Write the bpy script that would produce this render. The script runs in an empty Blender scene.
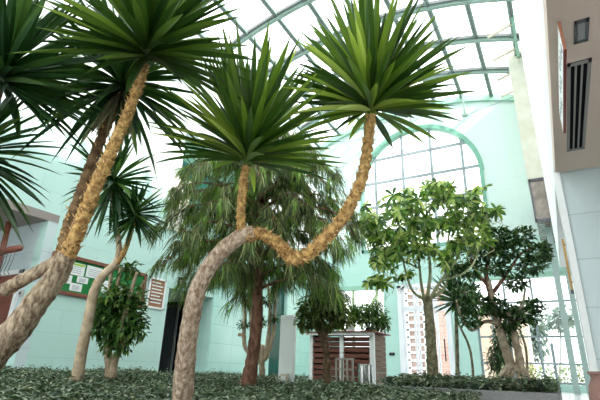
import bpy, math, random
import numpy as np
from mathutils import Vector, Matrix
rng = np.random.default_rng(7); random.seed(7)
SC = bpy.context.scene; COL = SC.collection
PI = math.pi

# ---------------------------------------------------------------- camera
PIT, ROLL, YAW, FPX, CH = 0.36526, 0.03272, -0.51868, 445.6, 0.45
fw = np.array([math.sin(YAW)*math.cos(PIT), math.cos(YAW)*math.cos(PIT), math.sin(PIT)])
r0 = np.array([math.cos(YAW), -math.sin(YAW), 0.0]); u0 = np.cross(r0, fw)
rt = r0*math.cos(ROLL)+u0*math.sin(ROLL); up = -r0*math.sin(ROLL)+u0*math.cos(ROLL)
cam = bpy.data.cameras.new('camera'); co = bpy.data.objects.new('camera', cam); COL.objects.link(co)
cam.sensor_width = 36; cam.lens = 36*FPX/600; cam.clip_start = 0.05; cam.clip_end = 300
M = Matrix([[rt[0], up[0], -fw[0], 0], [rt[1], up[1], -fw[1], 0], [rt[2], up[2], -fw[2], CH], [0, 0, 0, 1]])
co.matrix_world = M; SC.camera = co

def at(px, py, X=None, Y=None, Z=None, D=None):
    """a point of the hall: the sight line of a picture point met with a plane of the building, or at a distance"""
    d = fw + rt*(px-300)/FPX - up*(py-200)/FPX; o = np.array([0, 0, CH])
    if D is not None: t = D
    else:
        i, v = (0, X) if X is not None else (1, Y) if Y is not None else (2, Z)
        t = (v-o[i])/d[i]
    return o+t*d

# ---------------------------------------------------------------- materials
def mat(name, col, rough=.6, metal=0, spec=.5, noise=0, nscale=8, col2=None, bump=0, bscale=30, trans=0, island=None, stretch=None, coat=0):
    m = bpy.data.materials.new(name); m.use_nodes = True; nt = m.node_tree; N = nt.nodes; L = nt.links
    b = N['Principled BSDF']; b.inputs['Roughness'].default_value = rough; b.inputs['Metallic'].default_value = metal
    b.inputs['Specular IOR Level'].default_value = spec
    if coat: b.inputs['Coat Weight'].default_value = coat; b.inputs['Coat Roughness'].default_value = .1
    b.inputs['Base Color'].default_value = (*col, 1); csock = None
    tc = N.new('ShaderNodeTexCoord'); mp = N.new('ShaderNodeMapping'); L.new(tc.outputs['Object'], mp.inputs['Vector'])
    if stretch: mp.inputs['Scale'].default_value = stretch
    if island:
        g = N.new('ShaderNodeNewGeometry'); rp = N.new('ShaderNodeValToRGB'); L.new(g.outputs['Random Per Island'], rp.inputs['Fac'])
        el = rp.color_ramp.elements
        while len(el) > 1: el.remove(el[-1])
        for i, (p, c) in enumerate(island):
            e = el[0] if i == 0 else el.new(p)
            e.position = p; e.color = (*c, 1)
        csock = rp.outputs['Color']
    elif col2 is not None:
        n = N.new('ShaderNodeTexNoise'); n.inputs['Scale'].default_value = nscale; n.inputs['Detail'].default_value = 6
        n.inputs['Roughness'].default_value = .65
        L.new(mp.outputs['Vector'], n.inputs['Vector']); rp = N.new('ShaderNodeValToRGB'); L.new(n.outputs['Fac'], rp.inputs['Fac'])
        rp.color_ramp.elements[0].color = (*col, 1); rp.color_ramp.elements[1].color = (*col2, 1)
        rp.color_ramp.elements[0].position = .38; rp.color_ramp.elements[1].position = .62
        csock = rp.outputs['Color']
    if csock: L.new(csock, b.inputs['Base Color'])
    if bump:
        n2 = N.new('ShaderNodeTexNoise'); n2.inputs['Scale'].default_value = bscale; n2.inputs['Detail'].default_value = 5
        L.new(mp.outputs['Vector'], n2.inputs['Vector'])
        bm = N.new('ShaderNodeBump'); bm.inputs['Strength'].default_value = bump; bm.inputs['Distance'].default_value = .02
        L.new(n2.outputs['Fac'], bm.inputs['Height']); L.new(bm.outputs['Normal'], b.inputs['Normal'])
    if trans:
        t = N.new('ShaderNodeBsdfTranslucent'); mx = N.new('ShaderNodeMixShader'); mx.inputs[0].default_value = trans
        if csock:
            gm = N.new('ShaderNodeMix'); gm.data_type = 'RGBA'; gm.blend_type = 'MULTIPLY'; gm.inputs[0].default_value = 1
            L.new(csock, gm.inputs[6]); gm.inputs[7].default_value = (1.6, 1.7, .8, 1); L.new(gm.outputs[2], t.inputs['Color'])
        else: t.inputs['Color'].default_value = (*col, 1)
        L.new(b.outputs[0], mx.inputs[1]); L.new(t.outputs[0], mx.inputs[2])
        L.new(mx.outputs[0], N['Material Output'].inputs['Surface'])
    return m

def glass(name, tint=(.9, .95, .93), refl=.12, rough=.02):
    m = bpy.data.materials.new(name); m.use_nodes = True; nt = m.node_tree; N = nt.nodes; L = nt.links
    N.remove(N['Principled BSDF'])
    t = N.new('ShaderNodeBsdfTransparent'); t.inputs[0].default_value = (*tint, 1)
    g = N.new('ShaderNodeBsdfGlossy'); g.inputs['Roughness'].default_value = rough; g.inputs['Color'].default_value = (.9, .95, .95, 1)
    lw = N.new('ShaderNodeFresnel'); lw.inputs['IOR'].default_value = 1.35
    ad = N.new('ShaderNodeMath'); ad.operation = 'MULTIPLY_ADD'; ad.inputs[1].default_value = .8; ad.inputs[2].default_value = refl*.2
    ad.use_clamp = True
    L.new(lw.outputs[0], ad.inputs[0])
    mx = N.new('ShaderNodeMixShader'); L.new(ad.outputs[0], mx.inputs[0]); L.new(t.outputs[0], mx.inputs[1]); L.new(g.outputs[0], mx.inputs[2])
    L.new(mx.outputs[0], N['Material Output'].inputs['Surface']); return m

def tiles(name, axis, c1, c2, seam, w=1.25, h=.55, rough=.3, spec=.5, off=0.5, upper=None, zc=6.05):
    """large wall panels with thin seams; axis 'x' for walls that face along x"""
    m = bpy.data.materials.new(name); m.use_nodes = True; nt = m.node_tree; N = nt.nodes; L = nt.links
    b = N['Principled BSDF']; b.inputs['Roughness'].default_value = rough; b.inputs['Specular IOR Level'].default_value = spec
    g = N.new('ShaderNodeNewGeometry'); s = N.new('ShaderNodeSeparateXYZ'); L.new(g.outputs['Position'], s.inputs[0])
    c = N.new('ShaderNodeCombineXYZ')
    if axis == 'z':
        L.new(s.outputs['X'], c.inputs['X']); L.new(s.outputs['Y'], c.inputs['Y'])
    else:
        L.new(s.outputs['Y' if axis == 'x' else 'X'], c.inputs['X']); L.new(s.outputs['Z'], c.inputs['Y'])
    br = N.new('ShaderNodeTexBrick'); L.new(c.outputs[0], br.inputs['Vector']); br.offset = off
    br.inputs['Color1'].default_value = (*c1, 1); br.inputs['Color2'].default_value = (*c2, 1); br.inputs['Mortar'].default_value = (*seam, 1)
    br.inputs['Scale'].default_value = 1; br.inputs['Mortar Size'].default_value = .008; br.inputs['Mortar Smooth'].default_value = .3
    br.inputs['Brick Width'].default_value = w; br.inputs['Row Height'].default_value = h
    if upper:      # glare of the upper walls put into a paler colour above the sill line
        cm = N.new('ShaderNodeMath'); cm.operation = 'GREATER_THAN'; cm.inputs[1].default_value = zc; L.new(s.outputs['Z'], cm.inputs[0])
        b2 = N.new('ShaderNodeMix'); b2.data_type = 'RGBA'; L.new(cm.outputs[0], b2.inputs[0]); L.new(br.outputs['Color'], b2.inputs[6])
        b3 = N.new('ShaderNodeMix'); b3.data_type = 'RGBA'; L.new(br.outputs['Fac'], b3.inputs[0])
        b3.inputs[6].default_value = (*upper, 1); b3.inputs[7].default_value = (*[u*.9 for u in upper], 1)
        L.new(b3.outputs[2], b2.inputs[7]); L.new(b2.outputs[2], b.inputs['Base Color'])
    else: L.new(br.outputs['Color'], b.inputs['Base Color'])
    bp = N.new('ShaderNodeBump'); bp.inputs['Strength'].default_value = .3; bp.inputs['Distance'].default_value = .005; bp.invert = True
    L.new(br.outputs['Fac'], bp.inputs['Height']); L.new(bp.outputs['Normal'], b.inputs['Normal'])
    return m

TEAL = (.50, .71, .655)
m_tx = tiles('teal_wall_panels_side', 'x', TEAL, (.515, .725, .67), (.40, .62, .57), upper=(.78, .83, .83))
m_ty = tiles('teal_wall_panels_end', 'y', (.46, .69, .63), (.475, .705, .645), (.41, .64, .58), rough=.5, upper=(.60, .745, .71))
m_gloss = tiles('glossy_teal_cladding', 'x', (.42, .67, .60), (.44, .70, .63), (.28, .50, .45), w=1.7, h=.62, rough=.13, spec=.8, off=0)
m_blue = tiles('pale_blue_wall_panels', 'y', (.56, .65, .67), (.58, .67, .69), (.40, .48, .50), w=3, h=.73, rough=.45)
m_soff = mat('grey_soffit_plaster', (.70, .56, .48), .8)
m_white = mat('white_wall_plaster', (.85, .87, .87), .7, bump=.05)
m_floor = tiles('pale_floor_tiles', 'z', (.62, .60, .60), (.66, .64, .65), (.40, .40, .40), w=.6, h=.6, rough=.25, off=0)
m_green = mat('pale_green_painted_steel', (.33, .57, .45), .45)
m_roofsteel = mat('grey_green_roof_steel', (.27, .38, .33), .5)
m_darkgasket = mat('dark_glazing_gasket', (.16, .18, .18), .5)
m_mull = mat('light_blue_grey_mullion', (.25, .31, .33), .4)
m_post = mat('pale_teal_post_paint', (.36, .47, .45), .4)
m_wframe = mat('white_door_frame_paint', (.84, .85, .90), .35)
m_cream = mat('cream_stone_panel', (.62, .60, .48), .6, col2=(.72, .71, .62), nscale=1.2)
m_glass = glass('clear_glass'); m_roofglass = glass('roof_glass', (.93, .96, .96), .05)
m_gglass = mat('dark_green_tinted_glass', (.005, .075, .06), .2, spec=.25)
m_tglass = mat('teal_tinted_glass', (.10, .42, .38), .08, spec=1, coat=.5)
m_black = mat('matt_black', (.012, .012, .014), .9, spec=.05)
m_dgrey = mat('dark_grey_metal', (.09, .09, .10), .4)
m_steel = mat('brushed_stainless_steel', (.62, .62, .62), .22, metal=1)
m_reflpane = mat('brown_reflection_glazing', (.16, .115, .09), .12, spec=1, col2=(.34, .25, .20), nscale=1.5, coat=.5)  # brown reflections of the bay window painted into the glass colour
m_soil = mat('dark_potting_soil', (.035, .025, .018), .95, bump=.8, bscale=40)
m_kerb = mat('grey_stone_kerb', (.19, .19, .19), .6, col2=(.24, .235, .235), nscale=20)
m_bark = mat('pale_brown_rough_bark', (.16, .095, .055), .9, col2=(.66, .52, .37), nscale=34, bump=1, bscale=60, stretch=(1, 1, .4))
m_barkm = mat('pinkish_grey_bark', (.34, .21, .13), .9, col2=(.80, .63, .49), nscale=38, bump=1, bscale=65, stretch=(1, 1, .5))
m_scaly = mat('golden_brown_scaly_stem', (.34, .17, .06), .85, col2=(.88, .56, .21), nscale=26, bump=1, bscale=60)
m_scar = mat('dry_leaf_scars', (.5, .3, .12), .9, island=[(0, (.22, .10, .035)), (.35, (.62, .34, .10)), (.7, (.86, .56, .20)), (1, (.92, .76, .46))])
m_redbark = mat('reddish_brown_bark', (.13, .055, .035), .9, col2=(.36, .18, .12), nscale=12, bump=1, bscale=40, stretch=(1, 1, .4))
m_pale = mat('smooth_pale_tan_bark', (.42, .30, .19), .8, col2=(.66, .52, .37), nscale=7, bump=.5, bscale=30)
m_mossy = mat('mossy_grey_bark', (.13, .12, .055), .9, col2=(.38, .34, .22), nscale=10, bump=.8, bscale=40)
m_greenstem = mat('green_grey_stem', (.20, .24, .10), .8, col2=(.40, .42, .24), nscale=8)
def leaf(name, isl, rough=.4, tr=.25, spec=.5): return mat(name, isl[0][1], rough, island=isl, trans=tr, spec=spec)
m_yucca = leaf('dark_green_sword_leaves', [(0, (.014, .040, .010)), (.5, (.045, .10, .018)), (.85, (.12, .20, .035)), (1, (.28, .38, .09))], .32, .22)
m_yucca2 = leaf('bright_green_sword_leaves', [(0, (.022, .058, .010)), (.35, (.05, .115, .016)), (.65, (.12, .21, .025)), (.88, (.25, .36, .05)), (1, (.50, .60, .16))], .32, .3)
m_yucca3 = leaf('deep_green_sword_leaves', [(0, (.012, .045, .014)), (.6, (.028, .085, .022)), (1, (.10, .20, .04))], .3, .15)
m_dry = leaf('dry_grey_leaves', [(0, (.22, .19, .12)), (1, (.42, .38, .26))], .8, .2)
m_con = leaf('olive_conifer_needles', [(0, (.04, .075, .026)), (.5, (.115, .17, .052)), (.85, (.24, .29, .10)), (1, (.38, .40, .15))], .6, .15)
m_con2 = leaf('fresh_green_conifer_tips', [(0, (.11, .24, .03)), (1, (.28, .46, .07))], .5, .3)
m_schef = leaf('light_green_umbrella_leaves', [(0, (.022, .07, .014)), (.45, (.10, .22, .04)), (.75, (.30, .44, .09)), (1, (.70, .74, .32))], .3, .35)
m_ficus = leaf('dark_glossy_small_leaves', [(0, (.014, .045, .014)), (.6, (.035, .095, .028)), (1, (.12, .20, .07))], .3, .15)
m_ficus2 = leaf('mid_green_pointed_leaves', [(0, (.022, .075, .014)), (.6, (.07, .16, .03)), (1, (.22, .34, .08))], .35, .2)
m_olive = leaf('olive_small_leaves', [(0, (.05, .09, .02)), (.6, (.14, .20, .05)), (1, (.34, .40, .14))], .5, .2)
m_cover = leaf('grey_green_ground_cover_leaves', [(0, (.04, .075, .045)), (.5, (.09, .135, .08)), (.85, (.19, .235, .15)), (1, (.36, .38, .27))], .4, .1)
m_slat = mat('reddish_brown_timber', (.11, .028, .018), .55, col2=(.20, .06, .035), nscale=6, stretch=(1, 1, 8), bump=.2)
m_slat2 = mat('grey_brown_timber', (.13, .075, .05), .7, col2=(.23, .15, .10), nscale=6, stretch=(1, 1, 8), bump=.2)
m_rooftop = mat('red_brown_roof_board', (.22, .07, .05), .6)
m_gold = mat('golden_varnished_wood', (.50, .26, .07), .35)
m_frame = mat('red_brown_frame_wood', (.16, .045, .025), .5, col2=(.22, .07, .04), nscale=8)
m_felt = mat('green_baize', (.005, .17, .035), .85)
m_paper = mat('white_paper', (.78, .80, .80), .7); m_lime = mat('lime_green_print', (.35, .55, .05), .7); m_ink = mat('grey_print', (.42, .44, .46), .7)
m_totem = mat('off_white_panel', (.82, .86, .84), .35); m_beige = mat('beige_plastic', (.62, .56, .45), .5)
m_redb = mat('dark_red_edging', (.22, .03, .02), .5); m_orng = mat('orange_brown_edging', (.34, .13, .07), .5)
m_terra = mat('dull_terracotta', (.30, .17, .14), .8, bump=.3)
m_pink = tiles('pink_brick_facade', 'y', (.42, .24, .21), (.48, .30, .26), (.60, .54, .52), w=.5, h=.2, rough=.9)
m_hedge = leaf('pale_green_outdoor_leaves', [(0, (.08, .13, .03)), (1, (.26, .34, .10))], .6, .2)
m_outtree = leaf('blue_grey_outdoor_leaves', [(0, (.10, .15, .15)), (1, (.22, .28, .28))], .6, .2)
m_out = mat('pale_paving', (.38, .38, .38), .8); m_peach = mat('peach_render', (.56, .44, .36), .8)

# ---------------------------------------------------------------- geometry collectors
class G:
    def __init__(s): s.v = []; s.f = []; s.n = 0
    def add(s, v, f):
        v = np.asarray(v, float); s.v.append(v); s.f += [[i+s.n for i in q] for q in f]; s.n += len(v); return s
    def addq(s, v, q):
        v = np.asarray(v, float); s.v.append(v); s.f += (np.asarray(q)+s.n).tolist(); s.n += len(v); return s
    def box(s, a, b):
        (x0, y0, z0), (x1, y1, z1) = np.minimum(a, b), np.maximum(a, b)
        v = [(x0,y0,z0),(x1,y0,z0),(x1,y1,z0),(x0,y1,z0),(x0,y0,z1),(x1,y0,z1),(x1,y1,z1),(x0,y1,z1)]
        return s.add(v, [(0,3,2,1),(4,5,6,7),(0,1,5,4),(1,2,6,5),(2,3,7,6),(3,0,4,7)])
    def bar(s, a, b, w, h=None):
        """a square bar from a to b"""
        a = np.array(a, float); b = np.array(b, float); h = h or w; d = b-a; d /= np.linalg.norm(d)
        ref = np.array([0, 0, 1.]) if abs(d[2]) < .9 else np.array([0, 1., 0])
        e = np.cross(d, ref); e /= np.linalg.norm(e); g = np.cross(e, d)
        v = [p+e*sx*w/2+g*sy*h/2 for p in (a, b) for sx, sy in ((-1,-1),(1,-1),(1,1),(-1,1))]
        return s.add(v, [(3,2,1,0),(4,5,6,7),(0,1,5,4),(1,2,6,5),(2,3,7,6),(3,0,4,7)])
    def tube(s, P, R, k=10, jit=0, ring=0):
        P = np.array(P, float); R = np.array(R, float)*np.ones(len(P)); n = len(P)
        T = np.gradient(P, axis=0); T /= np.linalg.norm(T, axis=1)[:, None]
        e = np.cross(T[0], [0.3, 1, .2]); e /= np.linalg.norm(e); V = []
        for i in range(n):
            e = e-T[i]*(e@T[i]); e /= np.linalg.norm(e); g = np.cross(T[i], e)
            a = np.arange(k)*2*PI/k
            r = R[i]*(1+jit*(rng.random(k)-.5)*2+ring*math.sin(i*2.1))
            V.append(P[i]+np.outer(np.cos(a)*r, e)+np.outer(np.sin(a)*r, g))
        V = np.concatenate(V); F = []
        for i in range(n-1):
            for j in range(k):
                F.append((i*k+j, i*k+(j+1) % k, (i+1)*k+(j+1) % k, (i+1)*k+j))
        F.append(tuple(range(k-1, -1, -1))); F.append(tuple((n-1)*k+j for j in range(k)))
        return s.add(V, F)
    def cyl(s, c, r, h, k=20, r2=None):
        r2 = r if r2 is None else r2; c = np.array(c, float); a = np.arange(k)*2*PI/k
        v = [(c[0]+r*math.cos(t), c[1]+r*math.sin(t), c[2]) for t in a]+[(c[0]+r2*math.cos(t), c[1]+r2*math.sin(t), c[2]+h) for t in a]
        F = [(j, (j+1) % k, k+(j+1) % k, k+j) for j in range(k)]+[tuple(range(k-1, -1, -1)), tuple(range(k, 2*k))]
        return s.add(v, F)
    def blades(s, P, D, L, W, segs=4, droop=0., fold=.25, prof=None, upv=None, curl=0.):
        """leaves: a strip each, folded along its midrib; P roots, D directions, L lengths, W widths"""
        P = np.asarray(P, float); D = np.asarray(D, float); n = len(P)
        if n == 0: return s
        D = D/np.linalg.norm(D, axis=1)[:, None]
        L = np.ones(n)*L; W = np.ones(n)*W; droop = np.ones(n)*droop
        U = np.tile([0, 0, 1.], (n, 1)) if upv is None else np.asarray(upv, float)
        U = U+rng.normal(0, .15, (n, 3))
        S = np.cross(D, U); S /= np.linalg.norm(S, axis=1)[:, None]+1e-9; Nn = np.cross(S, D)
        prof = prof or [(0, .55), (.3, 1), (.65, .85), (1, 0.03)]
        tt = np.linspace(0, 1, segs+1); pw = np.interp(tt, [p[0] for p in prof], [p[1] for p in prof])
        V = np.zeros((n, (segs+1)*3, 3))
        for i, t in enumerate(tt):
            c = P+D*(L*t)[:, None]+np.array([0, 0, -1.])*(droop*L*t*t)[:, None]
            w = (W*pw[i]/2)[:, None]
            V[:, i*3] = c-S*w+Nn*w*fold; V[:, i*3+1] = c-Nn*w*fold; V[:, i*3+2] = c+S*w+Nn*w*fold
        q = []
        for i in range(segs):
            a = i*3
            q += [(a, a+1, a+4, a+3), (a+1, a+2, a+5, a+4)]
        Q = (np.array(q)[None]+(np.arange(n)*(segs+1)*3)[:, None, None]).reshape(-1, 4)
        return s.addq(V.reshape(-1, 3), Q)
    def build(s, name, m, parent=None, smooth=False, bevel=0, base=None):
        me = bpy.data.meshes.new(name); V = np.concatenate(s.v)
        o = bpy.data.objects.new(name, me); COL.objects.link(o)
        if parent is not None:
            w = parent; off = np.array([0., 0, 0])
            while w is not None: off = off+np.array(w.location); w = w.parent
            V = V-off; o.parent = parent
        else:
            b = np.array([(V[:, 0].min()+V[:, 0].max())/2, (V[:, 1].min()+V[:, 1].max())/2, V[:, 2].min()]) if base is None else np.array(base)
            V = V-b; o.location = b
        me.from_pydata(V.tolist(), [], s.f); me.materials.append(m)
        if smooth: me.polygons.foreach_set('use_smooth', [True]*len(me.polygons))
        if bevel:
            md = o.modifiers.new('bevel', 'BEVEL'); md.width = bevel; md.segments = 2; md.limit_method = 'ANGLE'
        me.update(); return o

def tag(o, label=None, cat=None, group=None, kind=None):
    for k, v in (('label', label), ('category', cat), ('group', group), ('kind', kind)):
        if v: o[k] = v
    return o
def thing(name, base, label, cat, group=None, kind=None):
    o = bpy.data.objects.new(name, None); COL.objects.link(o); o.location = base; o.empty_display_size = .1
    return tag(o, label, cat, group, kind)
def struct(name, g, m, parent=None, **k):
    o = g.build(name, m, parent, **k)
    if parent is None: o['kind'] = 'structure'
    return o
def sroot(name, base=(0, 0, 0)):
    o = bpy.data.objects.new(name, None); COL.objects.link(o); o.location = base; o['kind'] = 'structure'; return o
def B(a, b): return G().box(a, b)

def slab(name, outline, holes, plane, depth, m, parent=None):
    """a wall cut from an outline with openings; plane ('x', v) or ('y', v)"""
    cu = bpy.data.curves.new('tmp', 'CURVE'); cu.dimensions = '2D'; cu.fill_mode = 'BOTH'; cu.extrude = depth/2
    for pts in [outline]+holes:
        sp = cu.splines.new('POLY'); sp.points.add(len(pts)-1); sp.use_cyclic_u = True
        for i, (a, b) in enumerate(pts): sp.points[i].co = (a, b, 0, 1)
    to = bpy.data.objects.new('tmp', cu); COL.objects.link(to)
    me = bpy.data.meshes.new_from_object(to.evaluated_get(bpy.context.evaluated_depsgraph_get()))
    bpy.data.objects.remove(to); me.name = name; me.materials.clear(); me.materials.append(m)
    for v in me.vertices:
        a, b, c = v.co
        v.co = (c+plane[1], a, b) if plane[0] == 'x' else (a, c+plane[1], b)
    for p in me.polygons: p.use_smooth = False
    o = bpy.data.objects.new(name, me); COL.objects.link(o)
    if parent: o.parent = parent
    else: o['kind'] = 'structure'
    return o
def rect(a0, a1, z0, z1): return [(a0, z0), (a1, z0), (a1, z1), (a0, z1)]

# ---------------------------------------------------------------- the building
XL, XR, YE, GZ = -10.45, .35, 20.43, 3.67
VC, VR = -4.9, 13.97
VZ0 = 13.75-VR
def vault(x): return VZ0+math.sqrt(VR*VR-(x-VC)**2)

# floor
struct('floor', B((-16, -5, -.2), (5, 20.6, 0)), m_floor)
# end wall with arched window, low window, doorway and glazing
top = [(x, vault(x)-.02) for x in np.linspace(XR+.3, XL, 30)]
acx, ar, asp = -4.97, 3.03, 9.4
arch = [(-8.0, 6.05), (-1.94, 6.05)]+[(acx+ar*math.cos(a), asp+ar*math.sin(a)) for a in np.linspace(0, PI, 28)]
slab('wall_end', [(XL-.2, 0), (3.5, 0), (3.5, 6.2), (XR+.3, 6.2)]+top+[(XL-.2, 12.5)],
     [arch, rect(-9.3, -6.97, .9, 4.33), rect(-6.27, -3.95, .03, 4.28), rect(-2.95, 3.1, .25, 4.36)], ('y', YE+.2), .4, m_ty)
# green ring round the arched window
def arc_band(cx, cz, r0, r1, a0, a1, y0, y1, n=36):
    g = G(); V = []; F = []
    for a in np.linspace(a0, a1, n):
        for r, y in ((r0, y0), (r1, y0), (r1, y1), (r0, y1)): V.append((cx+r*math.cos(a), y, cz+r*math.sin(a)))
    for i in range(n-1):
        for j in range(4): F.append((i*4+j, i*4+(j+1) % 4, (i+1)*4+(j+1) % 4, (i+1)*4+j))
    F += [(0, 1, 2, 3), ((n-1)*4+3, (n-1)*4+2, (n-1)*4+1, (n-1)*4)]
    return g.add(V, F)
w1 = sroot('window_1', (acx, YE, 6.05))
g = arc_band(acx, asp, ar-.16, ar+.05, 0, PI, YE-.05, YE+.3)
g.box((-8.0, YE-.05, 6.0), (-7.88, YE+.3, asp)); g.box((-2.1, YE-.05, 6.0), (-1.94, YE+.3, asp)); g.box((-8.0, YE-.05, 6.0), (-1.94, YE+.3, 6.15))
struct('window_frame', g, mat('deep_green_arch_paint', (.17, .40, .30), .5), w1)
g = G()
for x in (-7.2, -5.73, -4.28, -2.8):
    z1 = asp+math.sqrt(max(0, ar*ar-(x-acx)**2))-.1; g.box((x-.06, YE+.1, 6.1), (x+.06, YE+.2, z1))
for z in (7.05, 8.38, 9.71, 11.04):
    hw = ar-.1 if z < asp else math.sqrt(ar*ar-(z-asp)**2)-.1; g.box((acx-hw, YE+.09, z-.06), (acx+hw, YE+.19, z+.06))
struct('mullion_grid', g, m_mull, w1)
ap = [(-7.92, 6.1), (-2.0, 6.1)]+[(acx+(ar-.08)*math.cos(a), asp+(ar-.08)*math.sin(a)) for a in np.linspace(0, PI, 28)]
g = G(); g.add([(x, YE+.16, z) for x, z in ap], [tuple(range(len(ap)))]); struct('pane', g, m_glass, w1)
# low window behind the hut
w2 = sroot('window_2', (-8, YE, .9))
g = B((-9.3, YE-.08, 4.2), (-6.93, YE+.3, 4.38)); g.box((-9.3, YE, .9), (-6.97, YE+.3, 1.0)); struct('window_frame', g, m_green, w2)
g = G()
for x in (-9.25, -8.55, -7.35): g.box((x-.05, YE+.1, 1), (x+.05, YE+.2, 4.2))
g.bar((-8.4, YE+.55, 2.5), (-7.4, YE+.55, 4.2), .16, .08)
struct('mullion', g, mat('pale_lime_frame', (.55, .66, .40), .5), w2)
g = G(); g.add([(-9.3, YE+.15, .95), (-6.97, YE+.15, .95), (-6.97, YE+.15, 4.3), (-9.3, YE+.15, 4.3)], [(0, 1, 2, 3)]); struct('pane', g, m_glass, w2)
# white glazed doors
d1 = sroot('door_1', (-5.1, YE, 0))
g = G(); zt = 4.28
g.box((-6.27, YE-.12, 0), (-6.08, YE+.35, zt)); g.box((-4.1, YE-.12, 0), (-3.95, YE+.35, zt)); g.box((-6.27, YE-.12, zt-.14), (-3.95, YE+.35, zt+.03))
g.box((-6.1, YE+.02, 3.2), (-4.1, YE+.14, 3.34))
struct('door_frame', g, m_wframe, d1, bevel=.01)
for k, (x0, x1) in enumerate(((-6.08, -5.5), (-5.46, -4.68), (-4.64, -4.1))):
    g = G()
    for a, b in ((x0, x0+.1), (x1-.1, x1)): g.box((a, YE+.05, .05), (b, YE+.12, zt-.14))
    g.box((x0, YE+.05, .05), (x1, YE+.12, .28)); g.box((x0, YE+.04, 3.08), (x1, YE+.11, 3.2))
    o = struct('door_leaf', g, m_wframe, d1)
    g = G(); g.add([(x0, YE+.09, .1), (x1, YE+.09, .1), (x1, YE+.09, 4.2), (x0, YE+.09, 4.2)], [(0, 1, 2, 3)]); struct('pane', g, m_glass, o)
g = B((-4.34, YE-.05, 1.0), (-4.3, YE+.0, 1.9)); struct('door_handle', g, m_black, d1)
# glazing at the right
w3 = sroot('window_3', (0, YE, .25))
g = B((-3.0, YE-.08, 4.3), (3.1, YE+.3, 4.48)); struct('window_head', g, m_green, w3)
g = G()
for x in (-2.9, -2.35, -1.75, -.72, .95, 2.2): g.box((x-.04, YE+.08, .25), (x+.04, YE+.18, 4.35))
struct('mullion', g, m_mull, w3)
g = G()
for z in (3.33, 1.98, .98, .3): g.box((-2.95, YE+.07, z-.035), (3.1, YE+.17, z+.035))
struct('transom', g, m_mull, w3)
g = G(); g.add([(-2.95, YE+.13, .25), (3.1, YE+.13, .25), (3.1, YE+.13, 4.36), (-2.95, YE+.13, 4.36)], [(0, 1, 2, 3)]); struct('pane', g, m_glass, w3)
# slender posts in front of the glazing
for k, (x, w, y) in enumerate(((.235, .19, 18.0), (.59, .17, 18.0))):
    struct('trim_%d' % (k+1), B((x-w/2, y-w/2, 0), (x+w/2, y+w/2, 8.0)), m_post)
struct('trim_3', B((-.35, 19.9, 0), (-.25, 20.0, 1.7)), m_mull)
# left wall, its recess and openings
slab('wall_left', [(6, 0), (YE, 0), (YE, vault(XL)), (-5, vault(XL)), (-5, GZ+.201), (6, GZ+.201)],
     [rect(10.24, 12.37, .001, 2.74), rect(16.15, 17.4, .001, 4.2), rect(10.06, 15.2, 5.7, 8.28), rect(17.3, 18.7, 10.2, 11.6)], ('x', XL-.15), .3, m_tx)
g = B((XL-.02, 12.39, .02), (XL+.03, 16.13, 4.6)); struct('trim_4', g, m_gloss)
g = B((XL-.02, 17.42, .02), (XL+.03, 20.3, 4.6)); struct('trim_5', g, m_blue if False else m_gloss)
g = B((XL-.18, 16.15, 0), (XL-.12, 17.4, 4.2)); struct('window_4', g, m_gglass)
g = B((XL-2.4, 9.6, 0), (XL-2.3, 14.5, 3)); struct('wall_recess_back', g, m_ty)
g = B((XL-2.4, 12.37, 0), (XL-.29, 12.5, 3)); g.box((XL-2.4, 10.1, 0), (XL-.29, 10.24, 3)); struct('wall_recess_side', g, m_ty)
struct('ceiling_recess', B((XL-2.4, 10.1, 2.74), (XL-.29, 12.5, 2.85)), m_white)
d2 = sroot('door_2', (XL-1.7, 12.3, 0))
dx = at(180.5, 340, Y=12.34)[0]; dm = at(174.5, 340, Y=12.3)[0]
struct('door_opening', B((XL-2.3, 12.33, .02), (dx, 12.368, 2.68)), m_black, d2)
struct('door_leaf', B((XL-2.3, 12.29, .02), (dm-.12, 12.325, 2.55)), m_dgrey, d2)
struct('door_edge', B((dm-.04, 12.27, .02), (dm+.04, 12.32, 2.62)), m_kerb, d2)
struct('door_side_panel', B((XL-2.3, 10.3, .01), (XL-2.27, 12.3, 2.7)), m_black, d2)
# gallery loggia upstairs
struct('ceiling_loggia', B((XL-2.4, 9.9, 8.28), (XL-.29, 15.4, 8.4)), m_green)
struct('wall_loggia_end', B((XL-2.4, 15.2, 5.5), (XL-.29, 15.35, 8.4)), m_ty)
struct('wall_loggia_back', B((XL-2.5, 9.9, 5.5), (XL-2.35, 15.4, 8.4)), m_ty)
g = B((XL-.75, 10.06, 5.7), (XL-.7, 14.2, 7.55)); struct('window_5', g, m_gglass)
g = B((XL-.2, 10.2, 4.9), (XL+.06, 11.6, 5.9)); struct('window_6', g, m_tglass)
struct('trim_6', B((XL-.1, 9.75, 4.55), (XL+.12, 10.5, 6.42)), m_cream)
struct('window_7', B((XL-.2, 17.3, 10.2), (XL-.15, 18.7, 11.6)), m_tglass)
# left bay under the gallery
struct('wall_left_bay', B((-14.2, 6.003, 0), (XL+.001, 6.25, GZ)), m_blue)
struct('wall_left_back', B((-14.3, -5, 0), (-14.1, 6, GZ)), m_blue)
struct('ceiling_left_bay', B((-14.2, -5, GZ), (XL+.004, 6.25, GZ+.2)), mat('grey_brown_soffit', (.30, .26, .24), .8))
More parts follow.
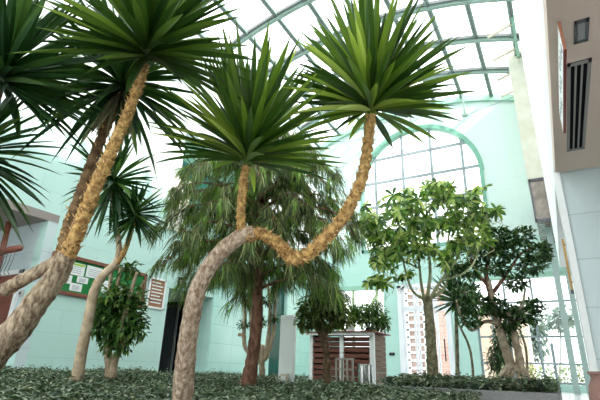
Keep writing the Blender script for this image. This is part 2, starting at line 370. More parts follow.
# right side: gallery soffit, pier, upper wall
struct('ceiling_right_bay', B((XR, -5, GZ), (3.6, 8, GZ+.25)), m_soff)
struct('wall_right_pier', B((XR+.02, 8, 0), (3.6, 8.4, GZ+.25)), m_blue)
struct('trim_7', B((XR-.03, 7.96, 0), (XR+.06, 8.42, GZ)), m_white)
struct('wall_right_upper', B((XR+.004, -5, GZ+.26), (XR+.25, 17, vault(XR)+.2)), m_white)
struct('wall_right_lower', B((3.5, -5, 0), (3.7, 8, GZ)), m_white)
struct('wall_right_far', B((3.3, 8.4, 0), (3.5, 20.4, GZ+2.6)), m_white)
struct('ceiling_right_far', B((.7, 8.4, 6.2), (3.5, 20.6, 6.4)), m_white)
wb = sroot('window_unseen_back', (-5, -5, 0))  # unseen glazed end, put in so sky lights the hall from behind
g = G()
for x in np.arange(-14.2, 3.8, 2.23): g.box((x-.05, -5.1, 0), (x+.05, -5, 13.6))
for z in (.1, 3.7, 7, 10.3, 13.5): g.box((-14.2, -5.12, z-.06), (3.7, -5.02, z+.06))
struct('mullion', g, m_mull, wb)
g = G(); g.add([(-14.2, -5.05, 0), (3.7, -5.05, 0), (3.7, -5.05, 13.6), (-14.2, -5.05, 13.6)], [(0, 1, 2, 3)]); struct('pane', g, m_glass, wb)
struct('ground_behind', B((-30, -40, -.3), (30, -5.2, -.05)), m_out)
# cream bay at the far right corner, with a window painted with brown reflections
struct('wall_right_bay', B((-.17, 17, 7.2), (.85, YE, 13.2)), m_cream)
w8 = sroot('window_8', (.3, 17, 5.6))
struct('window_frame', G().box((-.14, 17.0, 5.58), (.86, 17.1, 5.68)).box((-.14, 17, 7.12), (.86, 17.1, 7.22)).box((-.14, 17, 5.6), (-.08, 17.1, 7.2)).box((.4, 17, 5.6), (.47, 17.1, 7.2)), m_dgrey, w8)
struct('pane', B((-.10, 17.05, 5.62), (.84, 20.3, 7.19)), m_reflpane, w8)

# roof: vault of glass on steel
cl = sroot('ceiling', (VC, 8, 12.6))
px_ = [XL+.02, -9.15, -7.8, -6.45, -5.15, -3.82, -2.48, -1.14, .2]
for x in px_:
    z = vault(x); g = B((x-.09, -5, z-.16), (x+.09, YE, z)); struct('purlin', g, m_roofsteel, cl)
g = G()
for x in px_: g.box((x-.03, -5, vault(x)-.20), (x+.03, YE, vault(x)-.161))
struct('glazing_gasket', g, m_darkgasket, cl)
A0, A1 = math.acos((XR+.1-VC)/VR), math.acos((XL-VC)/VR)
for y in [20.36-2.25*i for i in range(12)]:
    first = y > 20
    g = arc_band(VC, VZ0, VR-(.34 if first else .26), VR-.02, A0, A1, y-.07, y+.07, 24); struct('arch_rib', g, m_green if first else m_roofsteel, cl)
    if not first:
        g = arc_band(VC, VZ0, VR-.16, VR-.04, A0, A1, y-.16, y-.10, 24); struct('arch_rib', g, m_darkgasket, cl)
g = G(); V = []; F = []
xs = np.linspace(XL, XR+.1, 25)
for x in xs: V += [(x, -5, vault(x)+.03), (x, YE+.2, vault(x)+.03)]
for i in range(24): F.append((2*i, 2*i+1, 2*i+3, 2*i+2))
g.add(V, F); struct('roof_glazing', g, m_roofglass, cl)
# hangers and tie rods
g = G()
for x, y in ((-2.39, 19.9), (-5.0, 19.9), (-7.5, 19.9)):
    g.box((x-.045, y-.045, vault(x)-1.35), (x+.045, y+.045, vault(x)-.15)); g.box((x-.12, y-.1, vault(x)-1.42), (x+.12, y+.1, vault(x)-1.33))
for y in (13.6, 9.1):
    x = -6.45; g.box((x-.2, y-.12, vault(x)-.34), (x+.2, y+.12, vault(x)-.2))
struct('hanger', g, m_roofsteel, cl)
g = G()
hz = lambda x: (x, 19.9, vault(x)-1.38)
for a, b in ((hz(-2.39), (.2, 19.9, 12.6)), (hz(-2.39), (-3.8, 19.9, 13.5)), (hz(-5.0), (-2.6, 19.9, 13.5)), (hz(-5), (-7.4, 19.9, 13.1)), (hz(-7.5), (-10.3, 19.9, 12.2)), (hz(-7.5), (-5, 19.9, 13.5))):
    g.bar(a, b, .025)
for y in (18.11, 15.86, 13.61, 11.36):
    g.bar((-6.45, y, vault(-6.45)-.3), (-3.82, y-2.2, vault(-3.82)-.3), .02); g.bar((-3.82, y, 13.3), (-1.14, y-1, 13.1), .02)
g.bar((-6.45, 13.6, 13.3), (-6.7, 10.3, 13.5), .02)
struct('tie_rod', g, m_mull, cl)
# shade rails with cream slats along the right of the roof
t = thing('roof_shade_rail', (.2, 17, 12.6), 'green steel rail carrying short cream arms along the right edge of the glass roof', 'shade rail')
B((.18, 14.6, 12.5), (.28, 20.2, 12.66)).build('rail', m_green, t)
for y in (15.0, 16.5, 18.0, 19.4): G().bar((.2, y, 12.62), (-.7, y+.35, 12.60), .08, .08).build('arm', m_beige, t)

# ---------------------------------------------------------------- hanging things and fittings
# soffit fittings at right
t = thing('ceiling_light', (.62, 4.33, GZ-.03), 'square recessed grey-framed light in the soffit at top right', 'ceiling light')
g = G(); a, b, c, d = .575, .70, 4.2, 4.55
for bx in (((a, c), (b, c+.04)), ((a, d-.04), (b, d)), ((a, c), (a+.03, d)), ((b-.03, c), (b, d))):
    g.box((*bx[0], GZ-.02), (*bx[1], GZ))
g.build('frame', m_dgrey, t, bevel=.003); B((a+.03, c+.04, GZ-.012), (b-.03, d-.04, GZ)).build('diffuser', mat('frosted_grey_glass', (.28, .28, .27), .3), t)
t = thing('ceiling_vent', (.63, 6, GZ-.02), 'long slotted air vent with three black slots in the grey soffit', 'vent')
g = G(); x0, x1, y0, y1 = .515, .745, 4.88, 7.18
g.box((x0, y0, GZ-.015), (x0+.035, y1, GZ)); g.box((x1-.035, y0, GZ-.015), (x1, y1, GZ)); g.box((x0, y0, GZ-.015), (x1, y0+.06, GZ)); g.box((x0, y1-.06, GZ-.015), (x1, y1, GZ))
g.box((x0+.075, y0, GZ-.014), (x0+.095, y1, GZ)); g.box((x0+.135, y0, GZ-.014), (x0+.155, y1, GZ))
g.build('frame', mat('vent_grey', (.30, .29, .27), .6), t)
for xx in (x0+.035, x0+.095, x0+.155): B((xx, y0+.06, GZ-.004), (xx+.04, y1-.06, GZ-.001)).build('slot', m_black, t)
# hanging sign
sx = .095
Ys, Yf = 3.75, 5.6
zs = lambda py_, y: CH+y*py_
t = thing('hanging_sign', (.4, 4.5, 3.0), 'white hanging signboard with red-brown edging on chains below the soffit', 'sign')
P0 = at(556, 24, Y=4.05); P1 = at(565.5, 50, Y=4.05); Q0 = at(558, 112, Y=5.75); Q1 = at(564, 130, Y=5.75)
xa, xb = (P0[0]+P1[0])/2, (Q0[0]+Q1[0])/2; zt_, zb_ = (P0[2]+Q0[2])/2, (P1[2]+Q1[2])/2
V = [(xa, 4.05, zb_), (xb, 5.75, zb_), (xb, 5.75, zt_), (xa, 4.05, zt_)]
th = .022
V2 = V+[(x+th, y, z) for x, y, z in V]
G().add(V2, [(0, 3, 2, 1), (4, 5, 6, 7), (0, 1, 5, 4), (1, 2, 6, 5), (2, 3, 7, 6), (3, 0, 4, 7)]).build('board', m_white, t)
g = G(); g.bar((xa+th/2, 4.05, zb_-.012), (xb+th/2, 5.75, zb_-.012), th+.006, .02); g.build('bottom_edging', m_redb, t)
g = G(); g.bar((xa+th/2, 4.045, zb_-.02), (xa+th/2, 4.045, zt_), .026, .02); g.build('end_edging', m_orng, t)
g = G()
for i in range(11):
    f = (i+.8)/12; y = 4.05+1.7*f; x = xa+(xb-xa)*f-.006; z = zb_+(zt_-zb_)*(.3+.35*((i*37) % 7)/7)
    G().box((x, y-.03, z-.03), (x+.012, y+.04, z+.012)).box((x, y-.01, z-.05), (x+.012, y+.01, z+.05)).build('printed_mark', m_ink, t)
for y, x in ((4.15, xa), (5.6, xb)):
    g = G()
    n = max(2, int((GZ-zt_)/.03))
    for i in range(n):
        z = zt_+(GZ-zt_)*i/n; g.box((x+.018-.004*(i % 2), y-.008, z), (x+.032+.004*(i % 2), y+.008, z+(GZ-zt_)/n*.95))
    g.build('chain', m_redb, t)
# door pull on the glass screen
t = thing('door_pull', (.33, 8.6, 2), 'long golden wooden pull bar with dark end beside the pier', 'door pull')
pa, pb = at(562.5, 239, Y=9.0), at(572, 290, Y=9.0)
xm = (pa[0]+pb[0])/2
g = G().bar(pa, pb, .035, .05); g.build('bar', m_gold, t, bevel=.006)
G().bar(pb, pb+(pb-pa)*.07, .05, .06).build('end_cap', m_dgrey, t)
for f in (.12, .85):
    c = pa+(pb-pa)*f; G().box((c[0], c[1]-.01, c[2]-.012), (c[0]+.09, c[1]+.01, c[2]+.012)).build('bracket', m_dgrey, t)
g = G(); g.add([(pa[0]+.08, 8.42, 0), (pa[0]+.08, 9.5, 0), (pa[0]+.08, 9.5, 3.6), (pa[0]+.08, 8.42, 3.6)], [(0, 1, 2, 3)]); struct('door_3', g, m_glass)
# bulletin board
t = thing('bulletin_board', (XL, 7.7, 2.0), 'long green baize notice board in a red-brown frame on the left wall', 'notice board')
by0, by1, bz0, bz1 = 6.3, 9.22, 2.04, 2.95
B((XL, by0, bz0), (XL+.03, by1, bz1)).build('backing', m_felt, t)
g = G()
for a, b in (((by0-.02, bz0-.04), (by1+.02, bz0+.05)), ((by0-.02, bz1-.06), (by1+.02, bz1+.03)), ((by0-.03, bz0), (by0+.06, bz1)), ((by1-.06, bz0), (by1+.03, bz1))):
    g.box((XL, a[0], a[1]), (XL+.07, b[0], b[1]))
g.build('frame', m_frame, t, bevel=.008)
SH = [(67.5, 262, 84.7, 276, 'white notice sheet with lime green header on the notice board', 1),
      (86.3, 266, 101.7, 279, 'large plain white sheet right of the lime-headed one', 0),
      (61, 274, 71.7, 283.7, 'white sheet below the lime-headed one, leftmost on the board', 0),
      (77, 276.7, 88, 283.7, 'small low white sheet in the middle of the notice board', 0),
      (69.7, 283, 81.7, 291.7, 'white sheet at the bottom edge of the notice board', 0),
      (102, 280, 110, 294, 'tall pale sheet behind the bare leaning yucca stem', 0),
      (117.5, 286, 123, 296, 'narrow pale sheet seen between the fig stems', 0)]
for i, (a, b, c, d, lab, hd) in enumerate(SH):
    X = XL+.034; p = at(a, (b+d)/2-1, X=X); q = at(c, (b+d)/2+1, X=X); pz0 = at((a+c)/2, d, X=X)[2]; pz1 = at((a+c)/2, b, X=X)[2]
    zc = (pz0+pz1)/2; hh = (pz1-pz0)/2*.9
    t = thing('notice_sheet', (X, (p[1]+q[1])/2, zc-hh), lab, 'paper notice', 'papers pinned to the notice board')
    B((X, p[1], zc-hh), (X+.004, q[1], zc+hh)).build('paper', m_paper, t)
    g = G()
    for k in range(4):
        z = zc+hh*(.35-.32*k); g.box((X+.004, p[1]+.06, z-.008), (X+.006, q[1]-.06-.03*(k % 2), z+.008))
    g.build('print', m_ink, t)
    if hd: B((X+.004, p[1]+.02, zc+hh*.55), (X+.006, q[1]-.02, zc+hh*.92)).build('header', m_lime, t)
# directory board
m_dir = mat('orange_brown_wood', (.22, .085, .035), .5, col2=(.34, .15, .07), nscale=7)
t = thing('directory_board', (XL, 9.7, 2.05), 'white-framed brown wooden board of white name strips right of the notice board', 'sign board')
B((XL, 9.42, 2.07), (XL+.03, 10.02, 2.92)).build('backing', m_dir, t)
g = G()
for a, b in (((9.38, 2.03), (10.06, 2.09)), ((9.38, 2.89), (10.06, 2.95)), ((9.38, 2.03), (9.44, 2.95)), ((10.0, 2.03), (10.06, 2.95))): g.box((XL, a[0], a[1]), (XL+.05, b[0], b[1]))
g.build('frame', m_white, t)
for k, w in enumerate((.34, .44, .40, .46, .36, .45, .42)):
    z = 2.80-.098*k; B((XL+.03, 9.5, z-.018), (XL+.04, 9.5+w, z+.018)).build('name_strip', m_paper, t)
# wall lantern
t = thing('wall_lantern', (XL, 10.62, 2.8), 'small dark wall lantern above the doorway on the left wall', 'lantern')
B((XL, 10.56, 2.84), (XL+.03, 10.68, 3.14)).build('back_plate', m_black, t)
G().cyl((XL+.13, 10.62, 2.84), .05, .2, 8, .085).build('lamp_glass', mat('frosted_lamp_glass', (.7, .68, .62), .4), t)
G().cyl((XL+.13, 10.62, 3.04), .11, .1, 8, .02).build('cap', m_black, t); G().cyl((XL+.13, 10.62, 2.80), .03, .05, 8, .05).build('base', m_black, t)
G().bar((XL, 10.62, 3.12), (XL+.13, 10.62, 3.14), .02).build('arm', m_black, t)
# framed board on bay wall
t = thing('framed_board', (-11.6, 6, .8), 'white-framed brown board on the pale blue wall at far left', 'framed board')
B((-12.3, 5.96, .8), (-10.98, 6.0, 2.46)).build('panel', m_frame, t)
g = G()
for a, b in (((-12.35, .75), (-10.93, .86)), ((-12.35, 2.40), (-10.93, 2.51)), ((-12.35, .75), (-12.24, 2.51)), ((-11.04, .75), (-10.93, 2.51))): g.box((a[0], 5.93, a[1]), (b[0], 6.0, b[1]))
g.build('frame', m_white, t, bevel=.01)
t = thing('wall_switch', (-10.8, 6, 1.9), 'small grey switch box on the pale blue wall beside the framed board', 'switch')
B((-10.86, 5.95, 1.86), (-10.72, 6.0, 2.0)).build('box', mat('switch_grey', (.5, .5, .48), .5), t, bevel=.01); B((-10.82, 5.93, 1.9), (-10.76, 5.95, 1.96)).build('rocker', m_dgrey, t)
# dark wooden stand
t = thing('wooden_stand', (-11.3, 5.4, 0), 'dark red-brown wooden stand with a stub arm and wires at far left', 'stand')
pb_ = at(0, 262, Y=5.4); pt_ = at(9, 222, Y=5.4)
G().tube([(pb_[0]-.35, 5.4, 0), pb_, pt_, pt_+(0, 0, -.02)], [.05, .06, .06, .05], 10).build('pole', m_frame, t, smooth=True)
ea = at(1, 253, Y=5.35); eb = at(20, 248, Y=5.3)
G().tube([ea, (ea+eb)/2+(0, 0, .02), eb], [.06, .08, .07], 12).build('arm', m_frame, t, smooth=True)
for k in range(4):
    f = .2+.2*k; p = ea+(eb-ea)*f; G().tube([p, p+(.03, -.02, -.25), p+(-.06, -.02, -.5), p+(.05, 0, -.62)], .009, 6).build('wire', m_dgrey, t)
# camera-like switch on end wall
t = thing('wall_socket', (-6.75, YE, 1.9), 'small black socket on the teal wall between hut and white doors', 'socket')
q = at(392, 354, Y=YE-.03); B((q[0]-.12, YE-.05, q[2]-.06), (q[0]+.12, YE, q[2]+.06)).build('face_plate', m_black, t, bevel=.01); B((q[0]-.05, YE-.06, q[2]-.03), (q[0]+.05, YE-.05, q[2]+.03)).build('socket', m_dgrey, t)
t = thing('terracotta_urn', (at(600, 400, D=7)[0], 6.9, 0), 'dull terracotta urn at the right edge beside the pier', 'urn')
uc = at(604, 392, Y=7.0)
prof = [(.10, 0), (.16, .1), (.19, .25), (.17, .40), (.12, .5), (.14, .55)]
t.location = (uc[0], 7.0, 0)
g = G().tube([(uc[0], 7.0, z*.95) for r, z in prof], [r*.9 for r, z in prof], 20); g.build('body', m_terra, t, smooth=True)
G().tube([(uc[0], 7.0, .52), (uc[0], 7.0, .55)], [.14, .14], 20).build('rim', m_terra, t)

# ---------------------------------------------------------------- planting beds
SO = .045
bedo = [(-10.2, .4), (-1.15, .4), (-1.25, 8.3), (-3.2, 8.5), (-3.2, 12.2), (-6.85, 12.25), (-6.9, 13.6), (-10.2, 13.6)]
g = G(); n = len(bedo)
g.add([(x, y, .0) for x, y in bedo]+[(x, y, SO) for x, y in bedo], [tuple(range(n, 2*n))]+[(i, (i+1) % n, n+(i+1) % n, n+i) for i in range(n)])
struct('ground', g, m_soil)
PX0, PX1, PY0, PY1 = -3.15, -.15, 8.5, 12.6
t = thing('raised_planter', (-1.6, 10.5, 0), 'low grey stone-edged planter bed around the ginseng fig', 'planter')
g = G(); kt = .24
g.box((PX0, PY0, 0), (PX1, PY0+.14, kt)); g.box((PX0, PY1-.14, 0), (PX1, PY1, kt)); g.box((PX0, PY0+.14, 0), (PX0+.14, PY1-.14, kt)); g.box((PX1-.14, PY0+.14, 0), (PX1, PY1-.14, kt))
g.build('kerb', m_kerb, t)
B((PX0+.14, PY0+.14, 0), (PX1-.14, PY1-.14, .2)).build('soil', m_soil, t)

def inpoly(x, y, poly):
    c = np.zeros(len(x), bool); n = len(poly)
    for i in range(n):
        x1, y1 = poly[i]; x2, y2 = poly[(i+1) % n]
        k = ((y1 > y) != (y2 > y)) & (x < (x2-x1)*(y-y1)/(y2-y1+1e-12)+x1); c ^= k
    return c
def rise(x): t = np.clip((-2.6-x)/5.4, 0, 1); return .16*t*t*(3-2*t)
def hfield(x, y): return rise(x)*RS+.11*RS*np.clip((x+4.2)/1.2, 0, 1)*np.clip((y-4)/3, 0, 1)+ .05*np.sin(x*1.7+y*.6)*np.sin(y*1.3-x*.4)+.03*np.sin(x*5.1+1)*np.sin(y*4.3)
CLEAR = [tuple(at(182, 404, D=3.2)[:2]), tuple(at(250, 388, D=8.5)[:2]), tuple(at(78, 376, D=6.8)[:2])]
RS = 1.0
LEAFP = [(0, .15), (.35, 1), (.7, .75), (1, .02)]
def cover(name, n, poly, z0, h, label, L=.085, fsel=None):
    xs = [p[0] for p in poly]; ys = [p[1] for p in poly]
    x = rng.uniform(min(xs), max(xs), n*2); y = rng.uniform(min(ys), max(ys), n*2)
    # sight of the hall from the lens and a step beside it
    ang = np.arctan2(x, y); k = inpoly(x, y, poly) & (ang < .42) & (ang > -1.2) & (np.hypot(x, y) > 1.3)
    for cx_, cy_ in CLEAR: k &= np.hypot(x-cx_, y-cy_) > .22
    x, y = x[k][:n], y[k][:n]; n = len(x)
    d = rng.random(n)**.6
    z = z0+(h+hfield(x, y))*d
    a = rng.uniform(0, 2*PI, n); el = rng.uniform(-.5, .7, n)
    D = np.stack([np.cos(a)*np.cos(el), np.sin(a)*np.cos(el), np.sin(el)], 1)
    g = G().blades(np.stack([x, y, z], 1), D, L*rng.uniform(.6, 1.3, n), L*.5*rng.uniform(.7, 1.2, n), 3, .25, .3, LEAFP)
    # sparse taller sprigs
    m = n//60; i = rng.choice(n, m)
    for j in range(4):
        hh = (h+hfield(x[i], y[i]))*1.0+j*.018*rng.random(m)*1.6
        a = rng.uniform(0, 2*PI, m); D = np.stack([np.cos(a), np.sin(a), .5*np.ones(m)], 1)
        g.blades(np.stack([x[i], y[i], z0+hh], 1), D, L*.8, L*.35, 3, .2, .3, LEAFP)
    o = g.build(name, m_cover, None); tag(o, label, 'ground cover', None, 'stuff'); return o
near = [(-10.2, .4), (-1.15, .4), (-1.25, 8.3), (-10.2, 8.3)]
far = [(-10.2, 8.3), (-3.2, 8.3), (-3.2, 12.1), (-6.95, 12.15), (-7.0, 13.6), (-10.2, 13.6)]
cover('ground_cover', 52000, near, SO, .085, 'dense grey-green creeping ground cover filling the near bed', .078)
cover('ground_cover', 16000, far, SO, .07, 'grey-green ground cover in the far bed around totem and hut', .085)
RS = 0.0
cover('ground_cover', 9000, rect(PX0+.1, PX1-.05, PY0+.05, PY1), .2, .19, 'fresher green ground cover inside the stone-edged planter', .11)

# ---------------------------------------------------------------- plants
def smooth(P, n=8):
    P = [np.array(p, float) for p in P]; Q = [2*P[0]-P[1]]+P+[2*P[-1]-P[-2]]; out = []
    for i in range(1, len(Q)-2):
        a, b, c, d = Q[i-1:i+3]
        for k in range(n):
            t = k/n; out.append(.5*((2*b)+(-a+c)*t+(2*a-5*b+4*c-d)*t*t+(-a+3*b-3*c+d)*t**3))
    out.append(P[-1]); return np.array(out)
def stem(pts, n=8):
    """pts (px, py, D, radius px) -> smooth centre line and radii in metres"""
    P = [at(p[0], p[1], D=p[2]) for p in pts]; R = [p[3]*p[2]/FPX for p in pts]
    S = smooth(P, n); rr = np.interp(np.linspace(0, len(R)-1, len(S)), range(len(R)), R); return S, rr
def ground(pts, z=SO):
    p = at(pts[0][0], pts[0][1], D=pts[0][2]); q = p.copy(); q[2] = z-.02; return p, q
def limb(name, pts, m, parent, k=12, jit=.06, ring=.0, base=False, scars=0, bz=SO, scar_parent=None, n=8):
    S, R = stem(pts, n)
    if base and S[0][2] > SO-.03:
        d = S[0]-S[min(4, len(S)-1)]; d = d/np.linalg.norm(d)
        if d[2] > -.3: d[2] = -.8
        e = S[0]+d*(S[0][2]-bz+.04)/max(.3, -d[2]); S = np.concatenate([[e], S]); R = np.concatenate([[R[0]*1.12], R])
    o = G().tube(S, R, k, jit, ring).build(name, m, parent, smooth=True)
    if scars:
        i = rng.integers(0, len(S)-1, scars); f = rng.random(scars)[:, None]; P = S[i]*(1-f)+S[i+1]*f; T = S[i+1]-S[i]; T /= np.linalg.norm(T, axis=1)[:, None]
        a = rng.normal(size=(scars, 3)); a -= T*(a*T).sum(1)[:, None]; a /= np.linalg.norm(a, axis=1)[:, None]; r = R[i]
        g = G().blades(P+a*(r*.85)[:, None], a*.9+T*.45, r*.6*rng.uniform(.3, 1.7, scars), r*.45, 2, -.2, .3, [(0, 1), (.5, .7), (1, .05)], upv=T)
        g.build('leaf_scars', m_scar, o)
    return S, R, o
def frame_of(axis):
    axis = np.array(axis, float)/np.linalg.norm(axis); e = np.cross(axis, [.2, 1, .1]); e /= np.linalg.norm(e); return axis, e, np.cross(axis, e)
def rosette(name, c, axis, n, L, W, m, parent, tmin=.04, tmax=1.7, droop=.12, stemlen=.18, power=.8, segs=5, label=None, lat=.76):
    ax, e, f = frame_of(axis); i = np.arange(n)
    t = tmin+(tmax-tmin)*(i/n)**power+rng.normal(0, .06, n); a = i*2.39996+rng.normal(0, .12, n)
    D = np.cos(t)[:, None]*ax+np.sin(t)[:, None]*(np.cos(a)[:, None]*e+np.sin(a)[:, None]*f)
    P = np.array(c)+ax*(stemlen*(1-i/n))[:, None]+D*.03
    ll = L*(1-.25*(i/n < .12))*rng.uniform(.8, 1.08, n)
    ll = ll*np.interp(t, [0, .7, 1.6], [1.06, .96, lat]); w = W*rng.uniform(.85, 1.15, n)
    dr = droop*(.15+1.1*(i/n))*rng.uniform(.4, 1.6, n)
    upv = np.tile(ax, (n, 1))-D*(D@ax)[:, None]; upv[i/n < .1] += .3
    g = G().blades(P, D, ll, w, segs, dr, .42, [(0, .42), (.15, .6), (.45, 1), (.75, .72), (1, .02)], upv=upv)
    g.tube([np.array(c)-ax*.02, np.array(c)+ax*stemlen*.6, np.array(c)+ax*(stemlen+.12*L)], [L*.05, L*.045, .002], 8)
    o = g.build(name, m, parent)
    if label: o['label'] = label
    return o

# --- middle yucca with S-bend trunk
b0 = at(185, 404, D=3.200); t = thing('yucca_tree', (b0[0], b0[1], SO), 'central yucca whose S-bent trunk carries two sword-leaf crowns', 'yucca')
limb('trunk', [(181, 412, 3.200, 10.5), (184, 380, 3.200, 10.5), (188, 340, 3.200, 9.5), (196, 296, 3.216, 8.8), (212, 262, 3.240, 8.2), (238, 238, 3.280, 7.8), (254, 232, 3.280, 7)], m_barkm, t, 16, .05, .02, base=True)
limb('scaly_stem', [(246, 236, 3.280, 6.2), (262, 234, 3.280, 6.3), (280, 246, 3.264, 6.6), (294, 259, 3.240, 7), (318, 246, 3.240, 6.6), (345, 214, 3.240, 6.2), (362, 178, 3.240, 5.8), (368, 142, 3.240, 5.4), (371, 114, 3.240, 4.8)], m_scaly, t, 12, .14, .1, scars=420, n=12)
limb('scaly_stem', [(241, 240, 3.280, 5), (241, 212, 3.296, 4.4), (243, 186, 3.312, 4.2), (246, 164, 3.320, 3.8)], m_scaly, t, 10, .14, .1, scars=130, n=12)
px2 = 3.24/FPX
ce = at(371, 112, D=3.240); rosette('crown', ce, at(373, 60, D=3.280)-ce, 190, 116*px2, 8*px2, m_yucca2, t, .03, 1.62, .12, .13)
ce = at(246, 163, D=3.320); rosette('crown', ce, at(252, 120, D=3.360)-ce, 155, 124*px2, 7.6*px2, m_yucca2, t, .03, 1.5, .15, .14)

# --- big left yucca, forked
t = thing('yucca_tree', (-3.2, 2.2, SO), 'thick-trunked yucca at left, forked with golden scaly stems under broad crowns', 'yucca')
limb('trunk', [(-75, 430, 2.6, 18), (-30, 380, 2.65, 16), (10, 337, 2.7, 14), (36, 303, 2.75, 12), (56, 277, 2.8, 10.5), (68, 254, 2.8, 8.5)], m_bark, t, 18, .07, .02, base=True)
limb('trunk', [(64, 257, 2.82, 6), (48, 266, 2.8, 6), (28, 277, 2.78, 6.4), (3, 291, 2.76, 7)], m_bark, t, 14, .06, .02)
limb('scaly_stem', [(67, 258, 2.8, 8), (82, 220, 2.85, 7), (98, 181, 2.9, 6.4), (113, 148, 2.95, 5.8), (127, 116, 3.0, 5.2), (137, 90, 3.02, 4.8), (145, 64, 3.05, 4.4)], m_scaly, t, 14, .14, .1, scars=420, n=12)
limb('scaly_stem', [(61, 258, 2.88, 6.5), (69, 226, 3.0, 5.8), (82, 190, 3.2, 5.2), (96, 152, 3.4, 5), (109, 120, 3.6, 4.6), (119, 92, 3.7, 4.2)], mat('brown_scaly_stem', (.14, .075, .035), .9, col2=(.36, .22, .11), nscale=18, bump=1, bscale=60), t, 12, .14, .1, scars=150, n=12)
p3 = 3.05/FPX
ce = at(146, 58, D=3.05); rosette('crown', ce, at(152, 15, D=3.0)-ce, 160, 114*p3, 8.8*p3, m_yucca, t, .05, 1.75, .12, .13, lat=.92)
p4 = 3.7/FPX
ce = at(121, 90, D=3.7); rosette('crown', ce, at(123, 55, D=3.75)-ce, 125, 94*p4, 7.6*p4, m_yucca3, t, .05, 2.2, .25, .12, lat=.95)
g = G(); D = []; 
n = 14; a = rng.uniform(0, 2*PI, n); D = np.stack([np.cos(a)*.45, np.sin(a)*.45, -1*np.ones(n)], 1)
g.blades(np.tile(at(121, 92, D=3.7), (n, 1)), D, .5*rng.uniform(.7, 1.1, n), .07, 4, .2, .3); o = g.build('dead_leaves', m_dry, t); o['label'] = 'dry greyish drooping leaves'

# --- yucca at the far left edge
b0 = at(-60, 420, D=2.7); t = thing('yucca_tree', (b0[0], b0[1], SO), 'dark dense yucca crowns hanging in from the left edge', 'yucca')
limb('trunk', [(-60, 430, 3.0, 9), (-46, 300, 3.0, 8), (-24, 180, 3.0, 7), (-4, 90, 3.0, 6)], m_bark, t, 12, .06, .02, base=True)
limb('trunk', [(-46, 300, 3.0, 7), (-50, 230, 3.1, 6), (-30, 170, 3.2, 5)], m_bark, t, 10, .06, .02)
p5 = 3.0/FPX
ce = at(2, 84, D=3.0); rosette('crown', ce, at(12, 20, D=3.0)-ce, 150, 112*p5, 9*p5, m_yucca3, t, .04, 1.9, .15, .14, lat=.95)
ce = at(-30, 165, D=3.2); rosette('crown', ce, at(-22, 120, D=3.2)-ce, 100, 112*p5, 7*p5, m_yucca3, t, .3, 2.3, .25, .14)

# --- slender yucca by the notice board
b0 = at(78, 372, D=6.9); t = thing('yucca_tree', (b0[0], b0[1], SO), 'slender pale-stemmed yucca leaning before the notice board with two small crowns', 'yucca')
limb('trunk', [(76, 386, 6.9, 6), (82, 350, 6.9, 5.5), (88, 322, 6.9, 5), (94, 292, 6.95, 4.6), (103, 276, 6.95, 4.2), (116, 264, 7, 4)], m_pale, t, 12, .05, .02, base=True)
limb('branch', [(115, 265, 7, 3.6), (119, 252, 7, 3), (117, 228, 7, 2.6), (113, 200, 7, 2.4), (114, 186, 7, 2.4)], m_pale, t, 10, .05)
limb('branch', [(117, 263, 7, 3.2), (124, 252, 7, 2.7), (129, 238, 7, 2.4), (134, 220, 7, 2.4)], m_scaly, t, 10, .12, .05, scars=40)
p6 = 7/FPX
ce = at(114, 186, D=7); rosette('crown', ce, at(114, 160, D=7)-ce, 90, 58*p6, 5.2*p6, m_yucca3, t, .1, 2.6, .3, .12)
ce = at(135, 218, D=7); rosette('crown', ce, at(136, 195, D=7)-ce, 90, 40*p6, 3.8*p6, m_yucca3, t, .1, 2.5, .2, .12)

# --- small dracaena behind the braided trunk
q = at(453, 312, D=11.8); t = thing('dracaena', (q[0], q[1], .2), 'spiky dark dracaena between the braided trunk and the ginseng fig', 'dracaena')
limb('trunk', [(458, 392, 11.8, 2.2), (457, 350, 11.8, 2), (456, 306, 11.8, 1.8)], m_mossy, t, 8, base=True)
p7 = 11.8/FPX
ce = at(456, 304, D=11.8); rosette('crown', ce, at(451, 286, D=11.8)-ce, 80, 34*p7, 2.4*p7, m_yucca3, t, .05, 1.8, .12, .2)

